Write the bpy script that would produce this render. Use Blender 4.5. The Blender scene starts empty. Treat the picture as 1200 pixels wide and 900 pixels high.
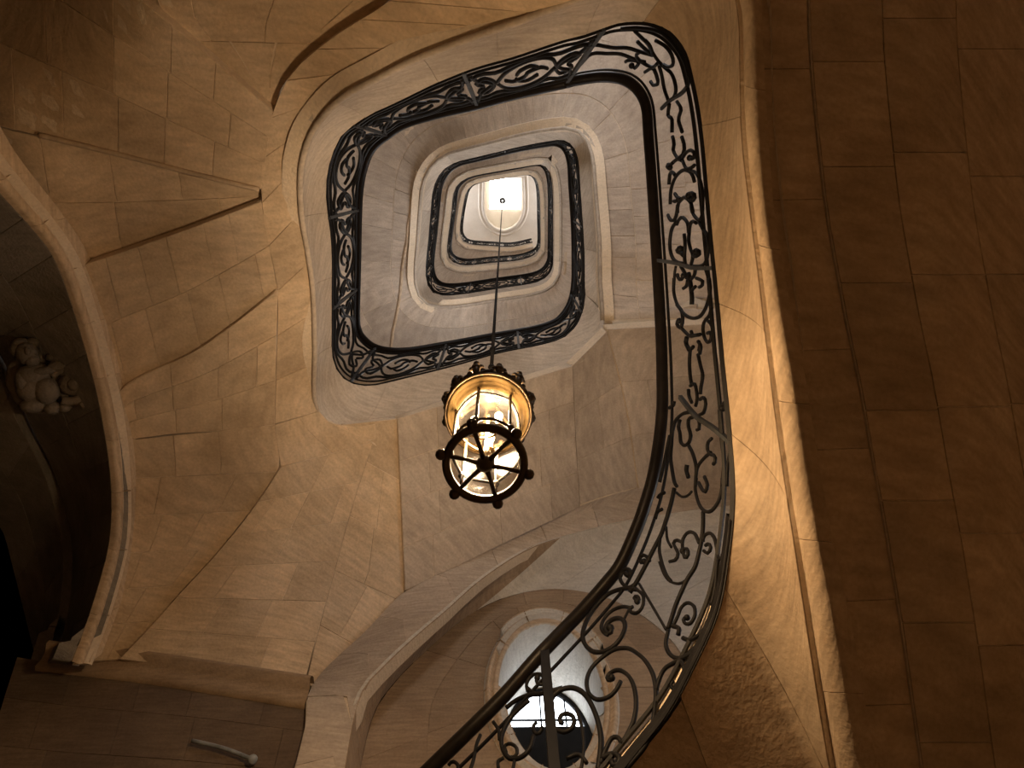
import bpy, bmesh, math, random
import numpy as np
from mathutils import Vector, Matrix
random.seed(7); rng = np.random.default_rng(7)
scene = bpy.context.scene
COL = scene.collection

# ------------------------------------------------------------------ camera
F = 800.0                       # focal length in pixels of the 1200x900 frame
VX, VY = 591.0, 202.0           # image point of the zenith
EYE = Vector((0, 0, 1.5))
up = np.array([(VX-600)/F, (450-VY)/F, -1.0]); up /= np.linalg.norm(up)
xa = np.array([1.0, 0, 0]); xa -= up*xa.dot(up); xa /= np.linalg.norm(xa)
ya = np.cross(up, xa)
RC = np.array([xa, ya, up])     # camera vector -> world vector
cam_d = bpy.data.cameras.new('camera'); cam = bpy.data.objects.new('camera', cam_d); COL.objects.link(cam)
cam_d.sensor_width = 36; cam_d.lens = 36*F/1200; cam_d.clip_start = .02; cam_d.clip_end = 200
M4 = Matrix([list(RC[0])+[0], list(RC[1])+[0], list(RC[2])+[0], [0, 0, 0, 1]])
cam.matrix_world = Matrix.Translation(EYE) @ M4
scene.camera = cam

# ------------------------------------------------------------------ world, exposure
w = bpy.data.worlds.new('world'); scene.world = w; w.use_nodes = True
w.node_tree.nodes['Background'].inputs[0].default_value = (.6, .7, .9, 1)
w.node_tree.nodes['Background'].inputs[1].default_value = .0
scene.view_settings.view_transform = 'Standard'; scene.view_settings.look = 'None'
scene.view_settings.exposure = -0.22; scene.view_settings.gamma = 1
scene.view_settings.use_curve_mapping = False

LAMP_W = 112.0                   # each of the three lantern bulbs
LAMP_COL = (1.0, .70, .42)
SKY_E, FILL_E, OCU_E = 10.0, 13.5, 7.5

# ------------------------------------------------------------------ pixel <-> place (z = height above the eye)
def rays(p):
    p = np.atleast_2d(np.asarray(p, float))
    d = np.stack([(p[:, 0]-600)/F, (450-p[:, 1])/F, -np.ones(len(p))], 1)
    wd = d @ RC.T
    return wd/wd[:, 2:3]
E3 = np.array(EYE)
def U(p, z):
    return rays(p)*np.asarray(z, float).reshape(-1, 1)+E3
def UY(p, Y):
    r = rays(p); return r*(Y/r[:, 1:2])+E3
def UX(p, X):
    r = rays(p); return r*(X/r[:, 0:1])+E3
def proj(P):
    v = (np.atleast_2d(P)-E3) @ RC
    return np.stack([600+F*v[:, 0]/-v[:, 2], 450-F*v[:, 1]/-v[:, 2]], 1)
def zx(p, X): return X/rays(p)[:, 0]
def zy(p, Y): return Y/rays(p)[:, 1]

# ------------------------------------------------------------------ curves
def smooth(P, n):
    """Catmull-Rom through the points, resampled to n points evenly along the length."""
    P = np.asarray(P, float)
    if len(P) > 2:
        Q = np.vstack([2*P[0]-P[1], P, 2*P[-1]-P[-2]]); out = []
        t = np.linspace(0, 1, 12, endpoint=False)[:, None]
        for i in range(1, len(Q)-2):
            a, b, c, d = Q[i-1], Q[i], Q[i+1], Q[i+2]
            out.append(.5*(2*b+(c-a)*t+(2*a-5*b+4*c-d)*t*t+(3*b-a-3*c+d)*t**3))
        P = np.vstack(out+[Q[-2:-1]])
    L = np.r_[0, np.cumsum(np.linalg.norm(np.diff(P[:, :], axis=0), axis=1))]
    s = np.linspace(0, L[-1], n)
    return np.stack([np.interp(s, L, P[:, k]) for k in range(P.shape[1])], 1)
def lin(P, n):
    P = np.asarray(P, float)
    L = np.r_[0, np.cumsum(np.linalg.norm(np.diff(P, axis=0), axis=1))]
    s = np.linspace(0, L[-1], n)
    return np.stack([np.interp(s, L, P[:, k]) for k in range(P.shape[1])], 1)
def grid_fn(G):
    """bilinear lookup S(u,v) in a grid G[nu,nv,3]"""
    nu, nv = G.shape[:2]
    def S(u, v):
        u = np.clip(np.asarray(u, float), 0, 1)*(nu-1); v = np.clip(np.asarray(v, float), 0, 1)*(nv-1)
        i = np.minimum(u.astype(int), nu-2); j = np.minimum(v.astype(int), nv-2)
        a = (u-i)[..., None]; b = (v-j)[..., None]
        return (G[i, j]*(1-a)*(1-b)+G[i+1, j]*a*(1-b)+G[i, j+1]*(1-a)*b+G[i+1, j+1]*a*b)
    return S

# ------------------------------------------------------------------ mesh helpers
class MB:
    def __init__(s): s.v = []; s.f = []; s.sm = []
    def add(s, V, Fc, sm=True):
        o = len(s.v); s.v += [tuple(map(float, x)) for x in V]
        s.f += [tuple(i+o for i in f) for f in Fc]; s.sm += [sm]*len(Fc)
    def tube(s, P, r, n=6, cap=True):
        P = np.asarray(P, float); m = len(P); r = np.broadcast_to(np.asarray(r, float), (m,))
        T = np.gradient(P, axis=0); T /= np.maximum(np.linalg.norm(T, axis=1, keepdims=True), 1e-9)
        a = np.array([0, 0, 1.0]) if abs(T[0][2]) < .9 else np.array([1.0, 0, 0])
        V = []
        for i in range(m):
            a = a-T[i]*a.dot(T[i]); a /= max(np.linalg.norm(a), 1e-9); b = np.cross(T[i], a)
            for k in range(n):
                t = 2*math.pi*(k+.5)/n
                V.append(P[i]+r[i]*(a*math.cos(t)+b*math.sin(t)))
        Fc = [(i*n+k, i*n+(k+1) % n, (i+1)*n+(k+1) % n, (i+1)*n+k) for i in range(m-1) for k in range(n)]
        if cap: Fc += [tuple(range(n))[::-1], tuple((m-1)*n+k for k in range(n))]
        s.add(V, Fc, n > 4)
    def sweep(s, P, prof, A, B, closed=False):
        """profile points (a,b) carried along P with frame vectors A[i], B[i]"""
        m = len(P); n = len(prof); V = []
        for i in range(m):
            for (a, b) in prof: V.append(P[i]+A[i]*a+B[i]*b)
        k2 = n if closed else n-1
        Fc = [(i*n+k, i*n+(k+1) % n, (i+1)*n+(k+1) % n, (i+1)*n+k) for i in range(m-1) for k in range(k2)]
        s.add(V, Fc, True)
    def lathe(s, prof, c, n=24, sm=True):
        V = []; m = len(prof)
        for (r, z) in prof:
            for k in range(n):
                t = 2*math.pi*k/n; V.append((c[0]+r*math.cos(t), c[1]+r*math.sin(t), c[2]+z))
        s.add(V, [(i*n+k, i*n+(k+1) % n, (i+1)*n+(k+1) % n, (i+1)*n+k) for i in range(m-1) for k in range(n)], sm)
    def ball(s, c, r, n=8, sc=(1, 1, 1)):
        prof = [(max(1e-4, math.sin(math.pi*i/n)), -math.cos(math.pi*i/n)) for i in range(n+1)]
        V = []; m = len(prof); q = n+2
        for (a, z) in prof:
            for k in range(q):
                t = 2*math.pi*k/q; V.append((c[0]+r*sc[0]*a*math.cos(t), c[1]+r*sc[1]*a*math.sin(t), c[2]+r*sc[2]*z))
        s.add(V, [(i*q+k, i*q+(k+1) % q, (i+1)*q+(k+1) % q, (i+1)*q+k) for i in range(m-1) for k in range(q)])
    def box(s, c, h, rot=None):
        V = [Vector((x*h[0], y*h[1], z*h[2])) for x in (-1, 1) for y in (-1, 1) for z in (-1, 1)]
        if rot is not None: V = [rot @ v for v in V]
        s.add([np.array(v)+np.array(c) for v in V], [(0, 1, 3, 2), (4, 6, 7, 5), (0, 4, 5, 1), (2, 3, 7, 6), (0, 2, 6, 4), (1, 5, 7, 3)], False)
    def build(s, name, mat, parent=None):
        me = bpy.data.meshes.new(name); me.from_pydata(s.v, [], s.f)
        me.polygons.foreach_set('use_smooth', s.sm); me.update()
        o = bpy.data.objects.new(name, me); COL.objects.link(o); o.data.materials.append(mat)
        if parent is not None: o.parent = parent; o.matrix_parent_inverse = parent.matrix_world.inverted()
        return o
def empty(name, loc=(0, 0, 0)):
    o = bpy.data.objects.new(name, None); COL.objects.link(o); o.location = loc; o.empty_display_size = .1
    o.matrix_world = Matrix.Translation(loc)
    return o
def tag(o, label=None, cat=None, group=None, kind=None):
    for k, v in (('label', label), ('category', cat), ('group', group), ('kind', kind)):
        if v: o[k] = v
    return o
def ctr(P): return tuple(np.mean(np.asarray(P).reshape(-1, 3), 0))

# ------------------------------------------------------------------ materials
def mat(name):
    m = bpy.data.materials.new(name); m.use_nodes = True
    nt = m.node_tree; return m, nt, nt.nodes['Principled BSDF']
def stone_mat(name, c0, c1, c2, rough=.82, strata=.5, bump=.35):
    m, nt, bs = mat(name); N = nt.nodes; L = nt.links
    tc = N.new('ShaderNodeTexCoord'); oi = N.new('ShaderNodeObjectInfo')
    n1 = N.new('ShaderNodeTexNoise'); n1.inputs['Scale'].default_value = 2.3; n1.inputs['Detail'].default_value = 6
    n1.inputs['Roughness'].default_value = .6
    L.new(tc.outputs['Object'], n1.inputs['Vector'])
    mp = N.new('ShaderNodeMapping'); mp.inputs['Scale'].default_value = (3, 3, 22)
    mp.inputs['Rotation'].default_value = (.5, .6, .2)
    L.new(tc.outputs['Object'], mp.inputs['Vector'])
    n2 = N.new('ShaderNodeTexNoise'); n2.inputs['Scale'].default_value = 2.0; n2.inputs['Detail'].default_value = 5
    L.new(mp.outputs[0], n2.inputs['Vector'])
    n3 = N.new('ShaderNodeTexNoise'); n3.inputs['Scale'].default_value = 55; n3.inputs['Detail'].default_value = 4
    L.new(tc.outputs['Object'], n3.inputs['Vector'])
    cr = N.new('ShaderNodeValToRGB'); e = cr.color_ramp.elements
    e[0].position = .3; e[0].color = (*c0, 1); e[1].position = .7; e[1].color = (*c2, 1)
    x = e.new(.5); x.color = (*c1, 1)
    L.new(n1.outputs[0], cr.inputs[0])
    ml = N.new('ShaderNodeMapRange'); ml.inputs[1].default_value = .25; ml.inputs[2].default_value = .75
    ml.inputs[3].default_value = 1-strata*.45; ml.inputs[4].default_value = 1+strata*.25
    L.new(n2.outputs[0], ml.inputs[0])
    mr = N.new('ShaderNodeMapRange'); mr.inputs[3].default_value = .87; mr.inputs[4].default_value = 1.09
    L.new(oi.outputs['Random'], mr.inputs[0])
    mu = N.new('ShaderNodeMath'); mu.operation = 'MULTIPLY'; L.new(ml.outputs[0], mu.inputs[0]); L.new(mr.outputs[0], mu.inputs[1])
    g = N.new('ShaderNodeMapRange'); g.inputs[1].default_value = .3; g.inputs[2].default_value = .7
    g.inputs[3].default_value = .9; g.inputs[4].default_value = 1.08
    L.new(n3.outputs[0], g.inputs[0])
    mu2 = N.new('ShaderNodeMath'); mu2.operation = 'MULTIPLY'; L.new(mu.outputs[0], mu2.inputs[0]); L.new(g.outputs[0], mu2.inputs[1])
    vm = N.new('ShaderNodeVectorMath'); vm.operation = 'SCALE'
    L.new(cr.outputs[0], vm.inputs[0]); L.new(mu2.outputs[0], vm.inputs['Scale'])
    L.new(vm.outputs[0], bs.inputs['Base Color'])
    bs.inputs['Roughness'].default_value = rough; bs.inputs['Specular IOR Level'].default_value = .25
    bp = N.new('ShaderNodeBump'); bp.inputs['Strength'].default_value = bump; bp.inputs['Distance'].default_value = .02
    ad = N.new('ShaderNodeMath'); ad.operation = 'ADD'; L.new(n3.outputs[0], ad.inputs[0]); L.new(n2.outputs[0], ad.inputs[1])
    L.new(ad.outputs[0], bp.inputs['Height']); L.new(bp.outputs[0], bs.inputs['Normal'])
    return m
STONE = stone_mat('limestone', (.52, .39, .255), (.61, .47, .32), (.68, .54, .39), bump=.22)
SMOOTH = stone_mat('dressed_limestone', (.47, .355, .24), (.54, .415, .29), (.59, .465, .34), strata=.6, bump=.2)
PALE = stone_mat('daylit_grey_limestone', (.48, .445, .39), (.55, .515, .46), (.61, .58, .53), strata=.35)  # grey stone with cool daylight put into its colour
MORTAR = stone_mat('lime_mortar', (.60, .49, .36), (.66, .55, .42), (.71, .60, .47), strata=.1)
SMOOTHG = stone_mat('greyed_dressed_limestone', (.42, .355, .285), (.49, .42, .345), (.55, .48, .405), strata=.5, bump=.2)
UPST = stone_mat('greyed_limestone', (.41, .34, .275), (.47, .395, .325), (.53, .455, .38), bump=.22)
DIMMED = stone_mat('dimmed_dressed_limestone', (.34, .25, .165), (.40, .30, .205), (.45, .35, .25), strata=.6, bump=.2)  # darkened to hold back lantern light on the string and shade the soffit
NICHEST = stone_mat('dimmed_brown_limestone', (.25, .175, .115), (.31, .225, .15), (.36, .27, .185), bump=.22)  # darkened so the niche wall looks dim despite the lantern
LOWST = stone_mat('shaded_brown_limestone', (.10, .07, .05), (.14, .10, .07), (.18, .13, .09), bump=.22)  # shade under the cornice put into the lower wall's stone colour
DARKST = stone_mat('dark_grey_limestone', (.18, .16, .135), (.25, .22, .185), (.31, .275, .23), strata=.4)  # darker grey stone for the bay behind the arch
PLASTER = stone_mat('cream_plaster', (.70, .65, .58), (.76, .71, .64), (.80, .76, .70), strata=.1, bump=.1)
def metal(name, c, rough, met=1.0, var=.3):
    m, nt, bs = mat(name); N = nt.nodes; L = nt.links
    tc = N.new('ShaderNodeTexCoord'); n = N.new('ShaderNodeTexNoise'); n.inputs['Scale'].default_value = 18; n.inputs['Detail'].default_value = 4
    L.new(tc.outputs['Object'], n.inputs['Vector'])
    cr = N.new('ShaderNodeValToRGB'); e = cr.color_ramp.elements
    e[0].position = .35; e[0].color = (*[x*(1-var) for x in c], 1); e[1].position = .7; e[1].color = (*[min(1, x*(1+var)) for x in c], 1)
    L.new(n.outputs[0], cr.inputs[0]); L.new(cr.outputs[0], bs.inputs['Base Color'])
    bs.inputs['Metallic'].default_value = met; bs.inputs['Specular IOR Level'].default_value = .5 if met else .12; bs.inputs['Roughness'].default_value = rough
    return m
IRON = metal('wrought_iron', (.007, .0065, .007), .55, 0.0)
STEEL = metal('bluish_painted_iron', (.035, .038, .042), .5, 0.0)
PIPE = metal('grey_painted_pipe', (.22, .24, .26), .4, 0.0)
WOOD = metal('dark_polished_handrail', (.008, .006, .005), .4, 0.0)
BRONZE = metal('dark_bronze', (.055, .038, .022), .45, .7)
BRASS = metal('aged_brass', (.34, .23, .10), .45, .7)
def emit(name, c, s):
    m, nt, bs = mat(name)
    bs.inputs['Base Color'].default_value = (*c, 1); bs.inputs['Emission Color'].default_value = (*c, 1)
    bs.inputs['Emission Strength'].default_value = s
    return m
SKYGLASS = emit('skylight_glass', (1.0, .955, .90), SKY_E)
FILLGLASS = emit('fill_window_glass', (.98, .97, .98), FILL_E)  # glow of the added, unseen windows
OCUGLASS = emit('daylit_oculus_glass', (.86, .93, 1.0), OCU_E)
BULB = emit('glowing_bulb', (1.0, .78, .48), 35)
def lantern_glass():
    m, nt, bs = mat('seeded_lantern_glass'); N = nt.nodes; L = nt.links
    out = N['Material Output']
    tr = N.new('ShaderNodeBsdfTransparent'); tr.inputs[0].default_value = (.60, .56, .48, 1)
    tl = N.new('ShaderNodeBsdfTranslucent'); tl.inputs[0].default_value = (1, .95, .86, 1)
    gl = N.new('ShaderNodeBsdfGlossy'); gl.inputs['Roughness'].default_value = .12
    tc = N.new('ShaderNodeTexCoord'); n = N.new('ShaderNodeTexNoise'); n.inputs['Scale'].default_value = 22; n.inputs['Detail'].default_value = 5
    L.new(tc.outputs['Object'], n.inputs['Vector'])
    mr = N.new('ShaderNodeMapRange'); mr.inputs[1].default_value = .35; mr.inputs[2].default_value = .65
    mr.inputs[3].default_value = .003; mr.inputs[4].default_value = .011; L.new(n.outputs[0], mr.inputs[0])
    m1 = N.new('ShaderNodeMixShader'); L.new(mr.outputs[0], m1.inputs[0]); L.new(tr.outputs[0], m1.inputs[1]); L.new(tl.outputs[0], m1.inputs[2])
    m2 = N.new('ShaderNodeMixShader'); m2.inputs[0].default_value = .006; L.new(m1.outputs[0], m2.inputs[1]); L.new(gl.outputs[0], m2.inputs[2])
    L.new(m2.outputs[0], out.inputs[0])
    return m
LGLASS = lantern_glass()

# ------------------------------------------------------------------ surfaces made of separate stones
def normals(S, u, v, e=.004):
    a = S(u+e, v)-S(u-e, v); b = S(u, v+e)-S(u, v-e)
    n = np.cross(a, b); l = np.linalg.norm(n, axis=-1, keepdims=True); n = n/np.maximum(l, 1e-12)
    P = S(u, v); f = np.sign(np.sum(n*(FACE-P), -1, keepdims=True)); f[f == 0] = 1
    return P, n*f
FACE = E3+np.array([0, 1.0, 0])      # stones show their faces towards the open well
def bed(S, name, m, parent, back=.006, nu=28, nv=14, thick=.10, uv=(0, 1, 0, 1)):
    u, v = np.meshgrid(np.linspace(uv[0], uv[1], nu), np.linspace(uv[2], uv[3], nv), indexing='ij')
    P, n = normals(S, u, v)
    A = (P-n*back).reshape(-1, 3); B = (P-n*(back+thick)).reshape(-1, 3)
    q = lambda i, j, o=0: i*nv+j+o*nu*nv
    Fc = [(q(i, j), q(i+1, j), q(i+1, j+1), q(i, j+1)) for i in range(nu-1) for j in range(nv-1)]
    Fc += [(q(i, j, 1), q(i, j+1, 1), q(i+1, j+1, 1), q(i+1, j, 1)) for i in range(nu-1) for j in range(nv-1)]
    ring = [(i, 0) for i in range(nu)]+[(nu-1, j) for j in range(1, nv)]+[(i, nv-1) for i in range(nu-2, -1, -1)]+[(0, j) for j in range(nv-2, 0, -1)]
    o = 2*nu*nv; k = len(ring); W = np.vstack([A, B]); R_ = [q(*a) for a in ring]
    Fc += [(o+a, o+(a+1) % k, o+k+(a+1) % k, o+k+a) for a in range(k)]
    mb = MB(); mb.add(np.vstack([W, W[R_], W[[r+nu*nv for r in R_]]]), Fc); return mb.build(name, m, parent)
def one_stone(S, u0, u1, v0, v1, m, parent, name='stone', joint=.004, depth=.05, jit=.0012, sub=None):
    c = S(np.array([u0, u1, (u0+u1)/2, (u0+u1)/2]), np.array([(v0+v1)/2, (v0+v1)/2, v0, v1]))
    lu = np.linalg.norm(c[1]-c[0]); lv = np.linalg.norm(c[3]-c[2])
    if lu < .02 or lv < .02: return None
    du = min(joint/2/lu, .2)*(u1-u0); dv = min(joint/2/lv, .2)*(v1-v0)
    nu = sub[0] if sub else int(np.clip(round(lu/.12), 2, 5)); nv = sub[1] if sub else int(np.clip(round(lv/.12), 2, 4))
    us = np.linspace(u0+du, u1-du, nu+1); vs = np.linspace(v0+dv, v1-dv, nv+1)
    u, v = np.meshgrid(us, vs, indexing='ij')
    P, n = normals(S, u, v)
    ch = .0015; P = P+n*random.uniform(-jit, jit)
    nu += 1; nv += 1; q = lambda i, j: i*nv+j
    V = list(P.reshape(-1, 3)); Fc = [(q(i, j), q(i+1, j), q(i+1, j+1), q(i, j+1)) for i in range(nu-1) for j in range(nv-1)]
    ring = [(i, 0) for i in range(nu)]+[(nu-1, j) for j in range(1, nv)]+[(i, nv-1) for i in range(nu-2, -1, -1)]+[(0, j) for j in range(nv-2, 0, -1)]
    cen = P.reshape(-1, 3).mean(0); k = len(ring)
    o0 = len(V)
    for (i, j) in ring: V.append(P[i, j])
    o1 = len(V)
    for (i, j) in ring:
        d = P[i, j]-cen; d -= n[i, j]*d.dot(n[i, j]); d /= max(np.linalg.norm(d), 1e-6)
        V.append(P[i, j]-n[i, j]*ch+d*joint*.28)
    o2 = len(V)
    for (i, j) in ring: V.append(P[i, j]-n[i, j]*depth)
    for a in range(k):
        b = (a+1) % k
        Fc.append((o0+a, o0+b, o1+b, o1+a)); Fc.append((o1+a, o1+b, o2+b, o2+a))
    mb = MB(); mb.add(V, Fc); nf = (nu-1)*(nv-1); mb.sm = [True]*nf+[False]*(len(Fc)-nf)
    return mb.build(name, m, parent)
def courses(S, rows, cols, m, parent, along='u', stagger=.5, jitc=.12, uv=(0, 1, 0, 1), **kw):
    """rows: number of courses (or list of bounds); cols: stones per course; courses run along u (or v)"""
    rb = np.linspace(0, 1, rows+1) if isinstance(rows, int) else np.asarray(rows, float)
    for r in range(len(rb)-1):
        n = cols if isinstance(cols, int) else cols[r % len(cols)]
        cb = (np.arange(n+1)+(stagger if r % 2 else 0))/n
        cb = cb+np.r_[0, rng.uniform(-jitc, jitc, n-1) if n > 1 else [], 0]/n
        cb = [0]+[x for x in cb if .12/n < x < 1-.12/n]+[1]
        for a, b in zip(cb[:-1], cb[1:]):
            if along == 'u': q = (a, b, rb[r], rb[r+1])
            else: q = (rb[r], rb[r+1], a, b)
            q = (uv[0]+(uv[1]-uv[0])*q[0], uv[0]+(uv[1]-uv[0])*q[1], uv[2]+(uv[3]-uv[2])*q[2], uv[2]+(uv[3]-uv[2])*q[3])
            one_stone(S, *q, m, parent, **kw)

# ------------------------------------------------------------------ the spiral of the stair: foot of the railing (x, y, height over eye)
BASE = np.array([
 (380,1290,1.2),(474,1197,1.35),(560,1110,1.5),(650,1010,1.7),(700,945,1.85),(738,897,1.95),(783,840,2.05),(812,787,2.15),(842,720,2.28),(855,650,2.42),
 (861,580,2.55),(856,500,2.7),(848,420,2.85),(841,340,3.0),(834,270,3.12),(825,170,3.3),(819,125,3.38),(811,87,3.45),(804,62,3.5),(790,42,3.54),(774,31,3.58),(753,26,3.62),
 (727,27,3.66),(708,33,3.69),(682,42,3.72),(660,47,3.76),(600,67,3.88),(555,80,3.97),(510,98,4.06),(475,115,4.14),(454,125,4.2),(434,134,4.26),(418,145,4.32),
 (403,155,4.38),(392,175,4.45),(386,193,4.52),(382,220,4.62),(384,250,4.72),(387,270,4.8),(389,300,4.9),(389,345,5.05),(389,390,5.18),(389,415,5.26),(394,433,5.33),
 (404,445,5.4),(418,451,5.46),(437,452,5.53),(460,447,5.6),(505,436,5.74),(540,427,5.85),(585,414,6.0),(630,405,6.12),(660,396,6.22),(675,382,6.3),(682,367,6.4),
 (686,352,6.5),(685,330,6.62),(685,300,6.85),(683,260,7.1),(680,220,7.35),(678,190,7.55),(672,172,7.7),(660,164,7.8),(640,166,7.95),(608,172,8.2),(580,179,8.4),
 (555,185,8.6),(532,191,8.8),(517,202,8.95),(508,220,9.15),(505,245,9.4),(502,280,9.75),(499,310,10.05),(499,326,10.2),(504,340,10.35),(516,346,10.45),(540,345,10.65),
 (585,338,11.0),(624,332,11.35),(640,325,11.5),(647,314,11.65),(648,300,11.85),(648,270,12.3),(648,235,12.8),(646,208,13.2),(640,195,13.4),(630,192,13.5),(608,196,13.8),
 (580,201,14.1),(554,206,14.4),(540,213,14.55),(532,225,14.75),(529,250,15.1),(525,280,15.5),(524,298,15.75),(530,307,15.9),(546,311,16.1),(576,308,16.5),(608,305,16.9),
 (626,299,17.1),(633,290,17.3),(633,260,17.8),(632,225,18.3),(628,209,18.55),(618,204,18.7),(592,208,19),(560,214,19.4),(548,222,19.6),(543,240,19.85),(539,268,20.3),
 (541,280,20.45),(550,286,20.6),(575,288,20.9),(600,289,21.2),(624,284,21.5)], float)
HAND = np.array([
 (300,1110),(440,965),(509,896),(584,822),(632,768),(680,718),(710,684),(728,660),(747,617),(757,588),(765,560),(772,520),(776,480),(776,440),(775,400),(772,340),(767,260),(763,200),
 (760,160),(757,125),(747,105),(730,93),(705,90),(675,94),(660,98),(600,112),(555,124),(515,133),(475,145),(454,158),(437,172),(428,190),(422,217),(420,250),(419,310),
 (418,370),(420,387),(427,398),(440,407),(460,411),(484,410),(520,404),(548,399),(580,393),(630,384),(654,375),(664,364),(670,351),(673,330),(673,300)], float)
MOULD = np.array([
 (480,1500),(700,1300),(900,1150),(985,990),(972,905),(962,845),(947,750),(934,665),(921,580),(909,500),(899,420),(890,340),(881,270),(869,170),(866,87),(864,20),(852,-30),(820,-55),(770,-45),(720,-20),
 (690,-8),(666,2),(607,25),(547,46),(487,69),(442,92),(400,115),(368,151),(355,185),(352,210),(352,229),(354,257),(361,298),(367,344),(369,412),(368,450),(371,479),(387,495),(419,499),(465,490),
 (506,480),(625,445),(671,429),(684,422),(695,412),(703,399),(706,383),(706,360),(703,330),(700,300)], float)
RAIL_H = 1.03
NB = 2600
bs_ = smooth(BASE, NB)                                  # dense (x,y,z) evenly along the pixel path
BP = U(bs_[:, :2], bs_[:, 2])
# index where the traced first turn ends (start of the upper, procedurally continued turns)
i_end = int(np.argmin(np.hypot(bs_[:, 0]-685, bs_[:, 1]-300)))
def radial(curve, lo_frac=0):
    """for each foot point of the first turn: where the vertical through it meets the traced curve in the picture"""
    C = smooth(curve, 1600); V0 = np.array([VX, VY]); out = []; last = 0
    ang_c = np.unwrap(np.arctan2(C[:, 1]-VY, C[:, 0]-VX))
    ang_b = np.unwrap(np.arctan2(bs_[:i_end+1, 1]-VY, bs_[:i_end+1, 0]-VX))
    ang_c += 2*math.pi*round((ang_b[0]-ang_c[0])/(2*math.pi))
    # angles fall monotonically round the well
    ac = np.minimum.accumulate(ang_c); ac = ac-np.arange(len(ac))*1e-9
    return np.stack([np.interp(-ang_b, -ac, C[:, k]) for k in range(2)], 1)
HPX = radial(HAND); MPX = radial(MOULD)
def outward(P):
    T = np.gradient(P, axis=0)[:, :2]; T /= np.linalg.norm(T, axis=1, keepdims=True)
    n = np.stack([-T[:, 1], T[:, 0], np.zeros(len(T))], 1); return n
NOUT = outward(BP)
ker = np.ones(61)/61; ns_ = np.stack([np.convolve(np.pad(NOUT[:, k], 30, mode='edge'), ker, 'valid') for k in range(3)], 1)
ns_ /= np.linalg.norm(ns_, axis=1, keepdims=True); wgt_ = np.clip((np.arange(NB)-i_end)/60, 0, 1)[:, None]; NOUT = NOUT*(1-wgt_)+ns_*wgt_
HP = BP+np.array([0, 0, RAIL_H]); MP = BP+NOUT*.10+np.array([0, 0, -.45])
HP[:i_end+1] = U(HPX, bs_[:i_end+1, 2]+RAIL_H)
MP[:i_end+1] = U(MPX, bs_[:i_end+1, 2]-.40)
for A, k in ((HP, 70), (MP, 70)):                        # ease the traced turn into the continued one
    for j in range(60):
        s = slice(i_end-k, i_end+k); A[s] = .25*A[i_end-k-1:i_end+k-1]+.5*A[s]+.25*A[i_end-k+1:i_end+k+1]
def idx(x, y, near=None):
    d = np.hypot(bs_[:, 0]-x, bs_[:, 1]-y)
    return int(np.argmin(d))

# ================================================================== STRUCTURE
WX0, WX1, WY0, WY1, ZC = -2.75, 3.0, -2.5, 3.15, 22.9     # walls and ceiling, relative to the eye
def quad(name, pts, m, kind='structure', parent=None):
    mb = MB(); mb.add([np.array(p)+E3 for p in pts], [tuple(range(len(pts)))], False)
    o = mb.build(name, m, parent)
    if parent is None: o['kind'] = kind
    return o
quad('floor', [(-6, -5, -1.5), (6, -5, -1.5), (6, 6, -1.5), (-6, 6, -1.5)], STONE)
quad('wall_right', [(WX1, WY0, -1.5), (WX1, WY1, -1.5), (WX1, WY1, ZC), (WX1, WY0, ZC)], STONE)
quad('wall_back', [(WX0, WY0, -1.5), (WX0, WY0, ZC), (WX1, WY0, ZC), (WX1, WY0, -1.5)], STONE)
wl = quad('wall_left', [(WX0-.12, WY0, 5.2), (WX0-.12, WY1, 5.2), (WX0-.12, WY1, ZC), (WX0-.12, WY0, ZC)], STONE)
wf = quad('wall_front', [(WX0, WY1+.12, 6.2), (WX1, WY1+.12, 6.2), (WX1, WY1+.12, ZC), (WX0, WY1+.12, ZC)], STONE)

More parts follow.
